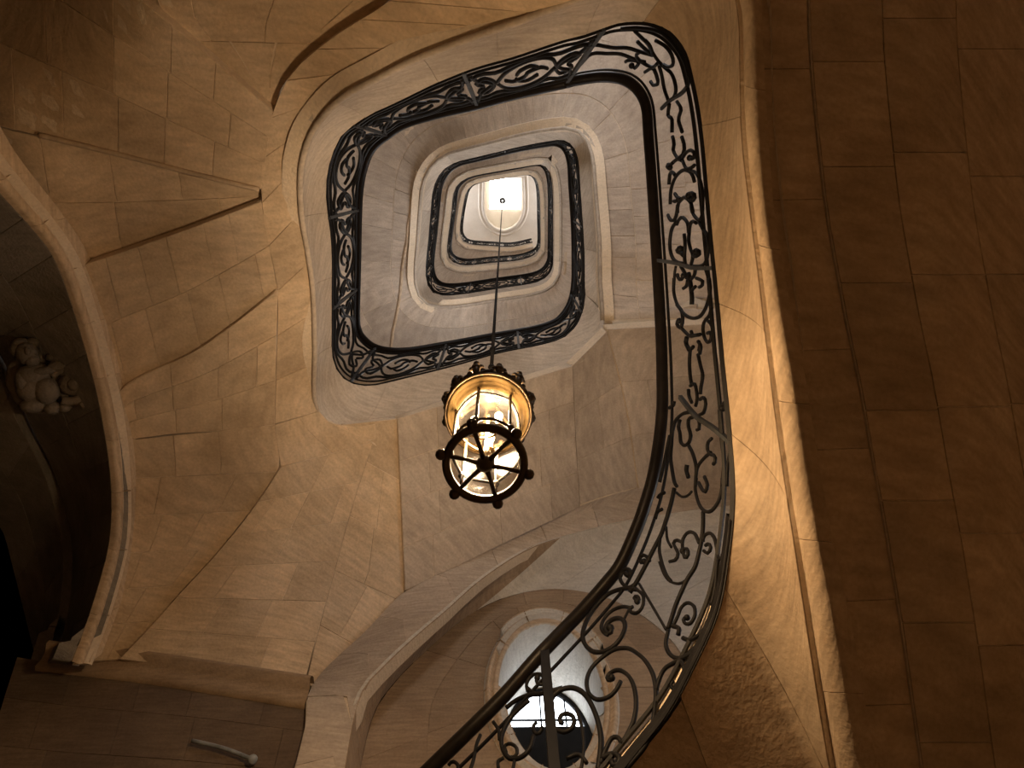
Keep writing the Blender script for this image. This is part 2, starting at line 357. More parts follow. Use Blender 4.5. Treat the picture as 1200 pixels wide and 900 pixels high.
# ---- ceiling with an apse-shaped recess and the skylight
def ceiling():
    outer = [(WX0, WY0), (WX1, WY0), (WX1, WY1), (WX0, WY1)]
    px = [(567, 208), (566, 235), (567, 250), (572, 261), (580, 268), (590, 271), (600, 268), (608, 261), (613, 250), (614, 235), (613, 208)]
    hole = [tuple(p[:2]) for p in (U(px, ZC)-E3)]
    bm = bmesh.new()
    vo = [bm.verts.new((x, y, ZC+1.5)) for x, y in outer]; vh = [bm.verts.new((x, y, ZC+1.5)) for x, y in hole]
    eds = [bm.edges.new((a, b)) for a, b in zip(vo, vo[1:]+vo[:1])]+[bm.edges.new((a, b)) for a, b in zip(vh, vh[1:]+vh[:1])]
    bmesh.ops.triangle_fill(bm, edges=eds, use_beauty=True)
    H = 1.0
    vt = [bm.verts.new((x, y, ZC+1.5+H)) for x, y in hole]
    for i in range(len(vh)):
        j = (i+1) % len(vh); bm.faces.new((vh[i], vh[j], vt[j], vt[i]))
    bm.faces.new(vt)
    me = bpy.data.meshes.new('ceiling'); bm.to_mesh(me); bm.free()
    o = bpy.data.objects.new('ceiling', me); COL.objects.link(o); me.materials.append(PLASTER); o['kind'] = 'structure'
    hp = np.array([(x, y, ZC+1.5) for x, y in hole])
    for k, (off, r) in enumerate(((0, .05), (.22, .035))):
        c = hp.mean(0); q = smooth(c+(hp-c)*(1+off/1.2), 60)
        mb = MB(); mb.tube(q, r, 8); mb.build('cornice_moulding', PLASTER, o)
    # skylight pane under the recess top
    sky = empty('skylight', ctr(hp)); tag(sky, 'bright glazed skylight in the cream ceiling at the top of the stairwell', 'skylight')
    pp = U([(573, 208), (573, 246), (611, 246), (611, 208)], ZC+.95)
    mb = MB(); mb.add(pp, [(0, 1, 2, 3)], False); mb.build('pane', SKYGLASS, sky)
    for t in (.33, .66):
        mb = MB(); mb.tube([pp[0]*(1-t)+pp[3]*t-[0, 0, .02], pp[1]*(1-t)+pp[2]*t-[0, 0, .02]], .012, 4); mb.build('glazing_bar', PLASTER, sky)
    fr = MB(); fr.tube(np.vstack([pp, pp[:1]]), .035, 4); fr.build('frame', PLASTER, sky)
ceiling()

# ---- unseen windows added on all four walls to light flights, ceiling and niche
def fill_window(wall, c, z, n, w_=1.2, h_=1.7):
    """wall: 'front', 'back', 'left' or 'right'; c: place along the wall"""
    def pt(a, b, d=0.0):
        p = {'front': (c+a, WY1+.04-d, z+b), 'back': (c+a, WY0+.04+d, z+b), 'left': (WX0-.06+d, c+a, z+b), 'right': (WX1-.04-d, c+a, z+b)}[wall]
        return np.array(p)+E3
    o = empty('window_%d' % n, tuple(pt(0, 0))); o['kind'] = 'structure'; h = w_/2
    mb = MB(); mb.add([pt(-h, 0), pt(h, 0), pt(h, h_), pt(-h, h_)], [(0, 1, 2, 3)], False); mb.build('pane', FILLGLASS, o)
    fr = MB()
    for a, b in (((-h, 0), (h, 0)), ((h, 0), (h, h_)), ((h, h_), (-h, h_)), ((-h, h_), (-h, 0)), ((0, 0), (0, h_)), ((-h, h_/2), (h, h_/2))):
        fr.tube([pt(*a, .02), pt(*b, .02)], .035, 4)
    fr.build('window_frame', PLASTER, o)
for k, a in enumerate((('front', 0, 7.4), ('front', 0, 12.2), ('front', 0, 16.6), ('back', .3, 5.6, 5, 1.0, 1.4), ('back', .3, 9.4), ('back', .3, 14.0),
                       ('left', .6, 21.0), ('right', .6, 21.0), ('right', 2.2, 2.9, 10, .55, .9))): fill_window(*a[:3], k+2, *a[4:])

# ================================================================== FIRST TURN: soffits traced facet by facet
ctrl = []
def cp(p, z): ctrl.append((p[0], p[1], float(z)))
for p, z in {(690,-8):3.32,(607,25):3.48,(547,46):3.6,(487,69):3.7,(442,92):3.8,(400,115):3.92,(368,151):4.05,(355,185):4.15,(352,229):4.25,(361,298):4.45,(367,344):4.6,(369,412):4.8,
   (371,479):4.98,(387,495):5.02,(419,499):5.1,(465,490):5.2,(506,480):5.3,(550,465):5.42,(625,445):5.62,(671,429):5.75,(707,387):5.95,(800,390):6.05,
   (475,692):4.72,(540,657):5.0,(600,629):5.3,(680,592):5.72,(747,572):6.0,(880,548):6.5,(430,738):4.35,(366,800):3.75,(300,787):3.78,(240,781):3.8,(180,776):3.82,
   (396,653):4.62,(437,518):5.05,(322,500):4.78,(250,640):4.45,(182,728):4.05,(306,228):4.22,(320,131):3.98,(325,340):4.55,(200,210):4.2,(200,350):4.55,(220,100):3.95,
   (450,0):3.62,(330,10):3.7,(165,0):3.7,(560,-40):3.4,(300,-80):3.5}.items(): cp(p, z)
for p in ((-40,-150),(0,0),(0,100),(0,150),(44,235),(80,300),(105,370),(130,457),(141,517),(143,600),(129,686),(112,745)): cp(p, min(zx([p], WX0)[0], 4.75))
ctrl = np.array(ctrl)
def tps_fit(c):
    n = len(c); X = c[:, :2]/300
    d = np.linalg.norm(X[:, None]-X[None], axis=-1); K = np.where(d > 0, d*d*np.log(np.maximum(d, 1e-9)), 0)
    P = np.c_[np.ones(n), X]; A = np.zeros((n+3, n+3)); A[:n, :n] = K+.02*np.eye(n); A[:n, n:] = P; A[n:, :n] = P.T
    return X, np.linalg.solve(A, np.r_[c[:, 2], 0, 0, 0])
TX, TW = tps_fit(ctrl)
def zf(p):
    p = np.atleast_2d(p)/300; d = np.linalg.norm(p[:, None]-TX[None], axis=-1)
    K = np.where(d > 0, d*d*np.log(np.maximum(d, 1e-9)), 0)
    return K @ TW[:len(TX)]+TW[len(TX)]+p @ TW[len(TX)+1:]
def facet(e0, e1, off=0.0, straight=False, nu=30, nv=14, tilt=(0, 0)):
    f = lin if straight else smooth
    a = f(e0, nu); b = f(e1, nu); v = np.linspace(0, 1, nv)[None, :, None]
    p = (a[:, None]*(1-v)+b[:, None]*v); q = p.reshape(-1, 2)
    o = off+(tilt[0]*np.linspace(0, 1, nu)[:, None]+tilt[1]*np.linspace(0, 1, nv)[None, :]).reshape(-1)
    return grid_fn(U(q, zf(q)+o).reshape(nu, nv, 3))
vault = empty('stair_vault', tuple(U([(250, 400)], 4.5)[0]))
tag(vault, 'warm-lit vaulted limestone underside of the stair with fanned wedges beside the dark arch', 'vault')
def panel(S, rows, cols, along='u', m=None, parent=None, name='vault_panel', joint=.007, **kw):
    b = bed(S, name, MORTAR, parent or vault)
    courses(S, rows, cols, m or STONE, b, along, joint=joint, **kw)
    return b
F1 = [(-60,-190),(60,-90),(165,0),(245,67),(320,131)]
G = [(540,-75),(500,-35),(448,7),(420,26),(395,40),(367,63),(343,84),(325,112),(320,131)]
F2 = [(-40,138),(50,160),(140,182),(230,205),(306,222)]
F3 = [(90,313),(150,293),(230,265),(306,236)]
F4 = [(131,466),(161,443),(224,414),(266,386),(290,368),(325,340)]
F5 = [(329,548),(301,590),(259,643),(203,704),(182,728),(140,772)]
R6 = [(437,518),(414,589),(396,653),(371,746),(357,799)]
panel(facet([(150,-190),(165,-90),(190,15),(250,68),(320,131)], G, .06), 3, [2, 3, 3], 'v', jitc=.2)
panel(facet([(500,-35),(448,7),(395,40),(343,84),(320,131),(308,180),(306,228),(314,285),(325,340),(324,420),(322,497)],
            [(690,-8),(607,25),(547,46),(487,69),(442,92),(400,115),(368,151),(354,190),(352,229),(361,298),(367,344),(369,412),(373,482)], 0, nu=60), 1, 12, 'u')
panel(facet(F1, F2, 0.0), 3, [6, 5, 6], 'u')
panel(facet([(-40,140),(50,162),(140,184),(230,207),(306,224)], [(-10,330),(90,310),(150,291),(230,263),(306,235)], .05, tilt=(0, .02)), 2, [4, 3], 'u')
panel(facet(F3, F4, 0.0), 2, [6, 5], 'u')
panel(facet(F4, [(141,517),(175,512),(210,508),(245,506),(280,503),(322,498)], -.035, tilt=(-.01, .035)), 3, [3, 4, 3], 'u')
panel(facet([(141,517),(143,560),(142,610),(129,686),(106,750),(100,775)], [(322,498),(329,548),(301,590),(259,643),(203,704),(165,752),(150,772)], 0, True), 6, [3, 2, 3, 2, 2, 1], 'v')
panel(facet([(322,498),(325,522),(329,548)], [(373,482),(387,496),(437,518)], 0, True), 1, 2, 'v')
panel(facet(F5, R6, -.035, tilt=(.0, .04)), 6, [2, 3, 2, 2, 3, 2], 'v')
panel(facet([(400,498),(437,518),(414,589),(396,653),(371,746),(360,797)], [(465,491),(468,540),(470,590),(476,694),(434,744),(366,806)], .012, True), 5, [1, 1, 2, 1, 1], 'v')
panel(facet([(372,480),(387,496),(419,500),(440,497)], [(378,500),(400,508),(425,516),(440,515)], .004), 1, 2, 'u')
panel(facet([(466,491),(470,580),(475,692)], [(671,429),(675,520),(680,594)], -.02, tilt=(0, 0)), 4, [4, 3, 4, 3], 'v', m=UPST, jitc=.2)  # greyer, darker stone from here on dims the panels around the lantern
panel(facet([(671,429),(675,520),(680,594)], [(712,388),(735,480),(749,573)], .015), 3, [1, 1, 1], 'v', m=UPST)
panel(facet([(712,386),(735,480),(749,573)], [(830,380),(860,480),(890,548)], -.01), 3, [1, 2, 1], 'v', m=UPST)
# small raised fillet on the lit edge of the wedge, and the notch above the springing
q = smooth([(45,158),(140,181),(230,204),(304,222)], 30); mb = MB(); mb.tube(U(q, zf(q)-.004), .016, 6); mb.build('fillet', SMOOTH, vault)
# cove that bends from the soffit down to the edge of the niche
Kp = [(392,990),(404,900),(421,818),(446,785),(485,748),(525,714),(567,677),(625,641),(692,621),(750,607),(845,594),(900,588)]
k1 = smooth(Kp, 60); k0 = smooth([(330,960),(345,900),(358,850),(366,801),(430,738),(475,692),(540,657),(600,629),(680,593),(747,572),(830,556),(900,546)], 60)
def lift(p, Y): return UY(p, Y)
K1 = UY(k1, WY1)
z0 = np.where(k0[:, 1] > 800, 0, zf(k0)); K0 = np.where((k0[:, 1] > 800)[:, None], UY(k0, WY1-.05), U(k0, z0))
t_ = np.linspace(0, 1, 10)[None, :, None]
tt = np.linspace(0, 1, 10); bow = (.30*tt**1.1*(1-tt**7))[None, :, None]*np.array([0, 0, 1.0])
SC = grid_fn(K0[:, None]*(1-t_)+K1[:, None]*t_+bow)
panel(SC, 1, 11, 'u', m=UPST, name='cove')

# ---- string (inner face under the railing) of the first turn
def strip(i0, i1, up_=0.0, nmid=7, curve=.02):
    n = max(20, (i1-i0)//6); ii = np.linspace(i0, i1, n).astype(int)
    A = BP[ii]+[0, 0, up_]; B = MP[ii]; v = np.linspace(0, 1, nmid)[None, :, None]
    G_ = A[:, None]*(1-v)+B[:, None]*v
    G_ = G_+NOUT[ii][:, None]*(np.sin(np.linspace(0, math.pi, nmid))*curve)[None, :, None]
    return grid_fn(G_)
def sweep_string(parent, i0, i1, ncol, m=SMOOTH, name='string', rows=1, curve=.03, roll=True):
    S = strip(i0, i1, curve=curve); b = bed(S, name, MORTAR, parent, nu=max(30, (i1-i0)//6), nv=7)
    courses(S, rows, ncol, m, b, 'u', joint=.004, jitc=.25, jit=.0015, sub=(max(6, (i1-i0)//(8*ncol)), 6))
    # roll moulding along the lower edge
    ii = np.linspace(i0, i1, max(30, (i1-i0)//8)).astype(int)
    if roll: mb = MB(); mb.tube(MP[ii]+[0, 0, .0], .02, 6); mb.build('roll_moulding', m, parent)
flight = empty('stair_flight', tuple(U([(950, 450)], 2.3)[0]))
tag(flight, 'lowest stone flight, its smooth bright string under the largest iron scrolls', 'stair flight')
iA = idx(560, 1110); iB = idx(753, 26); js = iC = idx(686, 345)
sweep_string(flight, iA, iB, 7, m=DIMMED, roll=False)
vflight = empty('stair_flight', tuple(U([(400, 300)], 4.6)[0]))
tag(vflight, 'pale rounded stone string around the first turn, above the fanned vault', 'stair flight')
sweep_string(vflight, iB, iC, 11, m=SMOOTHG)

# ---- soffit of the lowest flight (right)
yy = [990, 875, 740, 625, 530, 445, 375, 310, 240, 140, 60, 0, -60]
Az = np.array([1.55, 1.66, 1.86, 2.05, 2.22, 2.4, 2.52, 2.63, 2.75, 2.93, 3.06, 3.14, 3.22])
Ax = np.interp(yy, [-60, -30, 20, 87, 170, 270, 340, 420, 500, 580, 665, 750, 845, 905, 990], [862, 864, 865, 866, 869, 881, 890, 899, 909, 921, 934, 947, 962, 972, 985])
Bx = [1052, 1025, 1000, 975, 958, 945, 930, 918, 907, 900, 895, 893, 892]
Cx = [1092, 1075, 1056, 1037, 1020, 1005, 990, 978, 966, 955, 948, 946, 945]
mpp = proj(MP[iA:iB]); oo = np.argsort(mpp[:, 1]); Ax = np.interp(yy, mpp[oo, 1], mpp[oo, 0]); Az = np.interp(yy, mpp[oo, 1], MP[iA:iB][oo, 2]-1.5)
def col(xs, dz): 
    p = np.stack([np.asarray(xs, float), np.asarray(yy, float)], 1); c = smooth(np.c_[p, Az+dz], 50); return U(c[:, :2], c[:, 2])
A_ = col(Ax+5, .02); B_ = col(Bx, -.06); mid1 = col((Ax*.75+np.array(Bx)*.25), -.035); mid2 = col((Ax*.4+np.array(Bx)*.6), -.07)
C_ = col(Cx, -.03); C2 = col(np.array(Cx)+3, -.04); B2 = col(np.array(Bx)-3, -.04); D_ = col(np.array(Cx)+130, .0); E_ = col(np.array(Cx)+255, .32)
SM = grid_fn(np.stack([A_, mid1, mid2, B_], 1))
b = bed(SM, 'cornice_moulding', MORTAR, flight, nu=50, nv=8); courses(SM, 1, 6, DIMMED, b, 'u', joint=.004, sub=(12, 6), jit=.001)
S1 = grid_fn(np.stack([B2, C_], 1)); b = bed(S1, 'soffit_border', MORTAR, flight, nu=50, nv=5); courses(S1, 1, 7, DIMMED, b, 'u')
S2 = grid_fn(np.stack([C2, D_, E_], 1)); b = bed(S2, 'soffit', MORTAR, flight, nu=50, nv=10); courses(S2, 3, [8, 7, 8], DIMMED, b, 'u', joint=.008)

# ================================================================== UPPER TURNS
e_S = {}
def upper(i0, i1, label, ncol, ns):
    P0 = MP[(i0+i1)//2]
    e = empty('stair_flight', tuple(P0)); tag(e, label, 'stair flight')
    sweep_string(e, i0, i1, ns, m=SMOOTHG, curve=.05)
    n = max(24, (i1-i0)//3); ii = np.linspace(i0, i1, n).astype(int)
    A = MP[ii]+NOUT[ii]*.03+[0, 0, .02]; rows = [A, A+NOUT[ii]*.05+[0, 0, .03], A+NOUT[ii]*.45+[0, 0, .03], A+NOUT[ii]*1.0+[0, 0, -.03], A+NOUT[ii]*1.75+[0, 0, -.2]]
    Gd = np.stack(rows, 1); lim = np.array([WX0+.16, WY0+.16]); hi = np.array([WX1-.16, WY1-.16])
    Gd[..., :2] = np.clip(Gd[..., :2], lim, hi)
    S = grid_fn(Gd); e_S[e.name] = S; b = bed(S, 'soffit', MORTAR, e, nu=n, nv=10)
    courses(S, [.0, .42, .68, 1], [ncol, ncol-2, ncol], UPST, b, 'u', joint=.008, jit=.002, sub=(10, 4))
    return e
i2 = idx(648, 300); i3 = idx(633, 290); iL = NB-1

u2 = upper(js, i2, 'daylit stone flight of the second turn, just inside the first iron railing', 26, 12)
g1, g2 = np.meshgrid(np.linspace(0, 1, 900), np.linspace(.1, .95, 60), indexing='ij'); GQ = e_S[u2.name](g1.ravel(), g2.ravel()); GQp = proj(GQ)
q = smooth([(489,200),(484,230),(478,270),(470,330),(458,412)], 40)
Q = np.array([GQ[np.argmin(np.sum((GQp-p)**2, 1))] for p in q]); Q = smooth(Q[::3], 40)
mb = MB(); mb.tube(Q-[0, 0, .004], .022, 8); mb.build('fillet', SMOOTH, u2)
upper(i2, i3, 'daylit stone flight of the third turn, framed by the second railing', 22, 10)
upper(i3, iL, 'topmost pale stone flight, just under the bright ceiling', 18, 8)

# ================================================================== LEFT ARCH, DARK BAY, MASCARON
WRp = [(-60,90),(-20,165),(20,218),(45,248),(80,300),(105,370),(130,457),(140,517),(143,600),(139,640),(129,686),(112,735),(96,775)]
WLp = [(-80,105),(-38,180),(4,232),(30,260),(63,303),(87,367),(110,447),(123,510),(130,566),(130,615),(124,655),(103,725),(84,775)]
wr = smooth(WRp, 50); wlp = smooth(WLp, 50)
WR = UX(wr, WX0); WL = UX(wlp, WX0)
WR[:, 2] = np.minimum(WR[:, 2], 4.76+1.5); WL[:, 2] = np.minimum(WL[:, 2], 4.7+1.5)
arch = empty('stone_arch', tuple(WR[25])); tag(arch, 'moulded limestone arch edge bounding the dark bay with the carved figure', 'arch')
md = (WR+WL)/2
Sarc = grid_fn(np.stack([WR+[.09, 0, .07], WR*.8+WL*.2+[.07, 0, -.01], WR*.62+WL*.38+[.02, 0, .0], WR*.45+WL*.55+[.06, 0, -.02], WR*.2+WL*.8+[.05, 0, -.03], WL], 1))
b = bed(Sarc, 'archivolt', MORTAR, arch, nu=50, nv=10, thick=.05)
courses(Sarc, 1, 11, SMOOTH, b, 'u', joint=.004, sub=(5, 10), jit=.001)
icp = smooth([(-170,180),(-110,270),(-50,345),(0,415),(31,489),(52,530),(66,562),(80,612),(85,660),(78,725),(60,790)], 50)
IC = UX(icp, WX0-.8); IC[:, 2] = np.minimum(IC[:, 2], 5.3+1.5)
t_ = np.linspace(0, 1, 8)[None, :, None]
Sint = grid_fn(WL[:, None]*(1-t_)+IC[:, None]*t_)
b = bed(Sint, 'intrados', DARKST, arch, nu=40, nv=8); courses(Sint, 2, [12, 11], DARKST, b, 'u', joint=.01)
ic2 = smooth([(-260,300),(-180,400),(-90,500),(-20,590),(14,640),(31,690),(45,735),(50,800),(40,850)], 50)
IC2 = UX(ic2, WX0-1.5); IC2[:, 2] = np.minimum(IC2[:, 2], 5.2+1.5)
Sbay = grid_fn((IC+[-.05, 0, -.04])[:, None]*(1-t_)+IC2[:, None]*t_)
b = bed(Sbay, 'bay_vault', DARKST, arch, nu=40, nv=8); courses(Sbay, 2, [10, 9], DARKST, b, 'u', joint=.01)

def mascaron():
    c = U([(58, 440)], [4.55])[0]
    d = E3-c; d /= np.linalg.norm(d)                       # it looks down into the hall
    ux = np.array([0, -1.0, 0]); ux -= d*ux.dot(d); ux /= np.linalg.norm(ux); uy = np.cross(d, ux)   # ux: picture-up
    s = .5
    def W(a, b_, h): return c+ux*a*s+uy*b_*s+d*h*s
    e = empty('carved_mascaron', tuple(c)); tag(e, 'small carved stone figure among scrolls, set on the dark arch', 'sculpture')
    def lump(name, items, n=8):
        mb = MB()
        for (a, b_, h, ra, rb, rh) in items:
            prof = n; V = []; q = n+2
            for i in range(n+1):
                th = math.pi*i/n
                for k in range(q):
                    ph = 2*math.pi*k/q
                    V.append(W(a+ra*math.sin(th)*math.cos(ph), b_+rb*math.sin(th)*math.sin(ph), h+rh*math.cos(th)))
            mb.add(V, [(i*q+k, i*q+(k+1) % q, (i+1)*q+(k+1) % q, (i+1)*q+k) for i in range(n) for k in range(q)])
        return mb.build(name, DARKST2, e)
    k_ = 1/82.0
    def px(name, items, n=8): return lump(name, [(-y_*k_, -x_*k_, h, ry*k_, rx*k_, rh*k_) for (x_, y_, h, rx, ry, rh) in items], n)
    px('bracket_stone', [(-2, 4, -.05, 40, 42, 12)], 10)
    px('head', [(-16, -27, .22, 11, 13, 13), (-13, -20, .26, 8, 8, 9), (-15, -29, .36, 3, 5, 5)], 10)
    px('lock_of_hair', [(-24, -32, .16, 8, 9, 9), (-20, -39, .16, 9, 6, 8), (-9, -38, .16, 7, 6, 7)])
    px('torso', [(-14, -4, .15, 17, 13, 15), (-18, 12, .12, 16, 15, 15), (-6, 16, .18, 13, 16, 15)], 10)
    px('arm', [(-4, -6, .28, 13, 5, 6), (8, -9, .28, 9, 6, 6), (-26, 2, .22, 6, 12, 6)])
    px('drapery', [(-20, 30, .1, 14, 9, 12), (-4, 36, .12, 9, 8, 10), (8, 38, .12, 7, 6, 9)])
    px('scroll_boss', [(18, 13, .16, 12, 13, 12), (20, 14, .30, 6, 7, 6)], 10)
    for r_, a0, a1, rr in ((19, -140, 120, 5), (27, -70, 75, 4.5)):
        P = [W(-(13+r_*math.sin(math.radians(a)))*k_, -(16+r_*math.cos(math.radians(a)))*k_, .2) for a in np.linspace(a0, a1, 22)]
        mb = MB(); mb.tube(P, rr*k_*s, 8); mb.build('scroll_band', DARKST2, e)
    px('acanthus_leaf', [(12, -14, .14, 10, 7, 9), (22, -12, .12, 8, 7, 8), (6, -20, .12, 7, 6, 8)])
DARKST2 = stone_mat('dark_carved_limestone', (.12, .10, .075), (.17, .14, .105), (.22, .18, .135), strata=.3)  # carved stone in a darker tone than the arch
mascaron()

# ================================================================== FRONT WALL: springing cornice, niche, oculus
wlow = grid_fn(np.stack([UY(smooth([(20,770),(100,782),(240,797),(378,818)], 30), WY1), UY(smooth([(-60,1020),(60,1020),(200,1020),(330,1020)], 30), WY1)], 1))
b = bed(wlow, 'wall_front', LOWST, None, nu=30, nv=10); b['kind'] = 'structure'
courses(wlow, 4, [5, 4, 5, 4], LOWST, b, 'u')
cz = UY(smooth([(60,766),(176,779),(270,793),(366,808)], 30), WY1)
cn = MB(); cn.sweep(cz, [(0, .05), (.06, .045), (.10, .01), (.10, -.02), (.05, -.05), (.03, -.10), (.03, -.16), (0, -.17)], np.tile([0, -1.0, 0], (30, 1)), np.tile([0, 0, 1.0], (30, 1)))
cn.build('trim_1', NICHEST)['kind'] = 'structure'
cd = UY([(225,868),(262,877),(296,890)], WY1-.04); mb = MB(); mb.tube(smooth(cd, 12), .012, 6)
mb.ball(cd[-1], .028, 6); o = mb.build('wall_conduit', PIPE); tag(o, 'thin grey metal pipe on the dark wall under the cornice', 'pipe')
# niche intrados and back wall
YN = WY1+.34
k2 = smooth([(404,1000),(421,905),(437,838),(462,800),(500,762),(545,724),(592,700),(650,690),(710,700),(762,728),(800,768),(840,850),(850,900)], 60)
# right-hand half: edge of the niche comes down behind the lowest flight
k1b = smooth([(392,990),(404,900),(421,818),(446,785),(485,748),(525,714),(567,677),(625,641),(692,621),(750,607),(845,594),(905,592),(960,650),(980,770),(990,900)], 60)
K1b = UY(k1b, WY1); K2 = UY(k2, YN)
niche = empty('window_niche', tuple(K2[30])); tag(niche, 'pale grey arched niche around the oval window behind the lowest railing', 'niche')
t_ = np.linspace(0, 1, 9)[None, :, None]
Sn = grid_fn(K1b[:, None]*(1-t_)+K2[:, None]*t_+(np.sin(np.linspace(0, math.pi, 9))*.07)[None, :, None]*np.array([0, .6, .6]))
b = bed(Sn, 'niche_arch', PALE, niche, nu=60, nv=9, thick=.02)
courses(Sn, 2, [6, 5], NICHEST, b, 'u', joint=.005, jit=.001, uv=(0, .45, 0, 1), depth=.02)  # left half dark, right half pale: uneven light put into the colour
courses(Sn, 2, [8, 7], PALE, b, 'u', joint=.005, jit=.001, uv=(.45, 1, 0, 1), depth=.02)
gp = smooth([(548,708),(590,682),(637,657)], 20); mb = MB(); 
# oculus: ellipse in the niche back wall
oc = UY([(645, 806)], YN)[0]; ocx = .37; ocz_t = UY([(645, 730)], YN)[0][2]-oc[2]; ocz = ocz_t
def ell(k, sx=1, sz=1, y=YN, dz=0, n=48): 
    t = 2*math.pi*k/n; return np.array([oc[0]+ocx*sx*math.cos(t), y+E3[1], oc[2]+dz+ocz*sz*math.sin(t)])
N_ = 48
ringo = np.array([ell(k, 1.26, 1.16) for k in range(N_+1)])
# back wall between the oculus ring and the niche edge (fan grid) -> stones
ang = np.linspace(0, 2*math.pi, 97)
def outer_pt(a):
    # where a ray from the oculus centre meets the arch line of the niche back wall
    dx, dz = math.cos(a), math.sin(a)
    poly = np.vstack([K2[:, [0, 2]], [[K2[-1][0], -1.0], [K2[0][0], -1.0]]]); best = 3.0
    for p, q2 in zip(poly, np.roll(poly, -1, 0)):
        ex, ez = q2-p; den = dx*ez-dz*ex
        if abs(den) < 1e-9: continue
        rx, rz = p[0]-oc[0], p[1]-oc[2]
        t = (rx*ez-rz*ex)/den; s = (rx*dz-rz*dx)/den
        if t > 0 and -1e-6 <= s <= 1+1e-6: best = min(best, t)
    return np.array([oc[0]+dx*best, YN+E3[1], oc[2]+dz*best])
inner = np.array([[oc[0]+1.22*ocx*math.cos(a), YN+E3[1], oc[2]+1.14*ocz*math.sin(a)] for a in ang])
outerp = np.array([outer_pt(math.atan2(p[2]-oc[2], p[0]-oc[0])) for p in inner])
outerp = np.where((np.linalg.norm(outerp-oc, axis=1) > np.linalg.norm(inner-oc, axis=1))[:, None], outerp, inner*1.0)
Sw = grid_fn(inner[:, None]*(1-t_)+outerp[:, None]*t_)
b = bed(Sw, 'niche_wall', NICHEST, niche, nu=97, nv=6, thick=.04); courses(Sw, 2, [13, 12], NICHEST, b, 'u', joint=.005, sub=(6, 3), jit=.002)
# moulded ring of the oculus + reveal + window
rr = np.stack([np.array([ell(k, s, z, y) for k in range(N_+1)]) for s, z, y in ((1.26, 1.17, YN), (1.2, 1.12, YN-.03), (1.12, 1.08, YN+.01), (1.08, 1.05, YN-.02), (1.0, 1.0, YN-.01), (1.0, 1.0, YN+.02))], 1)
Sr = grid_fn(rr); b = bed(Sr, 'oculus_surround', PALE, niche, nu=49, nv=10, thick=.02, back=.02); courses(Sr, 1, 10, SMOOTH, b, 'u', joint=.004, sub=(6, 10), jit=.0)
DEP = .62
tun = np.stack([np.array([ell(k, 1-.06*q, 1-.10*q, YN+.01+DEP*q, -.0*q) for k in range(N_+1)]) for q in np.linspace(0, 1, 6)], 1)
mb = MB(); n_ = 6; mb.add(tun.reshape(-1, 3), [(i*n_+j, (i+1)*n_+j, (i+1)*n_+j+1, i*n_+j+1) for i in range(N_) for j in range(n_-1)])
mb.build('reveal', PALE, niche)
win = empty('window_1', tuple(oc+[0, DEP, 0])); win['kind'] = 'structure'
yw = YN+DEP
mb = MB(); mb.add([ell(k, .94, .90, yw) for k in range(N_)], [tuple(range(N_))], False); mb.build('pane', OCUGLASS, win)
fr = MB(); fr.tube(np.array([ell(k, .93, .89, yw-.02) for k in range(N_+1)]), .025, 6); fr.build('window_frame', IRON, win)
for (a, c_) in (((-.12, -1), (-.12, 1)), ((-1, .52), (1, .52)), ((-1, -.1), (1, -.1)), ((.45, -1), (.45, 1))):
    mb = MB(); mb.tube([[oc[0]+ocx*.93*a[0], yw-.02, oc[2]+ocz*.88*a[1]], [oc[0]+ocx*.93*c_[0], yw-.02, oc[2]+ocz*.88*c_[1]]], .009, 4); mb.build('glazing_bar', IRON, win)
# solid lower light of the window
zb_ = oc[2]+.18*ocz
V = [ell(k, .95, .91, yw-.035) for k in range(N_)]; V = [v for v in V if v[2] < oc[2]+.40*ocz]
mb = MB(); V = sorted(V, key=lambda v: math.atan2(v[2]-oc[2]+.3, v[0]-oc[0])); mb.add(V, [tuple(range(len(V)))], False)
mb.build('lower_panel', IRON, win)

# ================================================================== RAILINGS
def surf(i, t):
    i = np.asarray(i, float); a = np.clip(i, 0, NB-1.001); k = a.astype(int); f = (a-k)[:, None]
    B = BP[k]*(1-f)+BP[k+1]*f; H = HP[k]*(1-f)+HP[k+1]*f; t = np.asarray(t, float)[:, None]
    return B*(1-t)+H*t
def rail_common(parent, i0, i1, big=True):
    ii = np.linspace(i0, i1, max(40, int((i1-i0)*.3)))
    for nm, t, r, m in (('handrail', 1.0, .034, WOOD), ('upper_rail', .83 if big else .9, .008 if big else .012, IRON), ('lower_rail', .11, .010, IRON), ('base_rail', .012, .014, IRON)):
        mb = MB(); P = surf(ii, np.full(len(ii), t))
        mb.tube(P, r, 8 if nm == 'handrail' else 4); mb.build(nm, m, parent)
def bar(parent, i, t0=0.0, t1=1.0, r=.014, name='post', m=STEEL, n=4):
    P = surf(np.full(8, float(i)), np.linspace(t0, t1, 8)); mb = MB(); mb.tube(P, r, n); return mb.build(name, m, parent)

def smooth1(a): return a
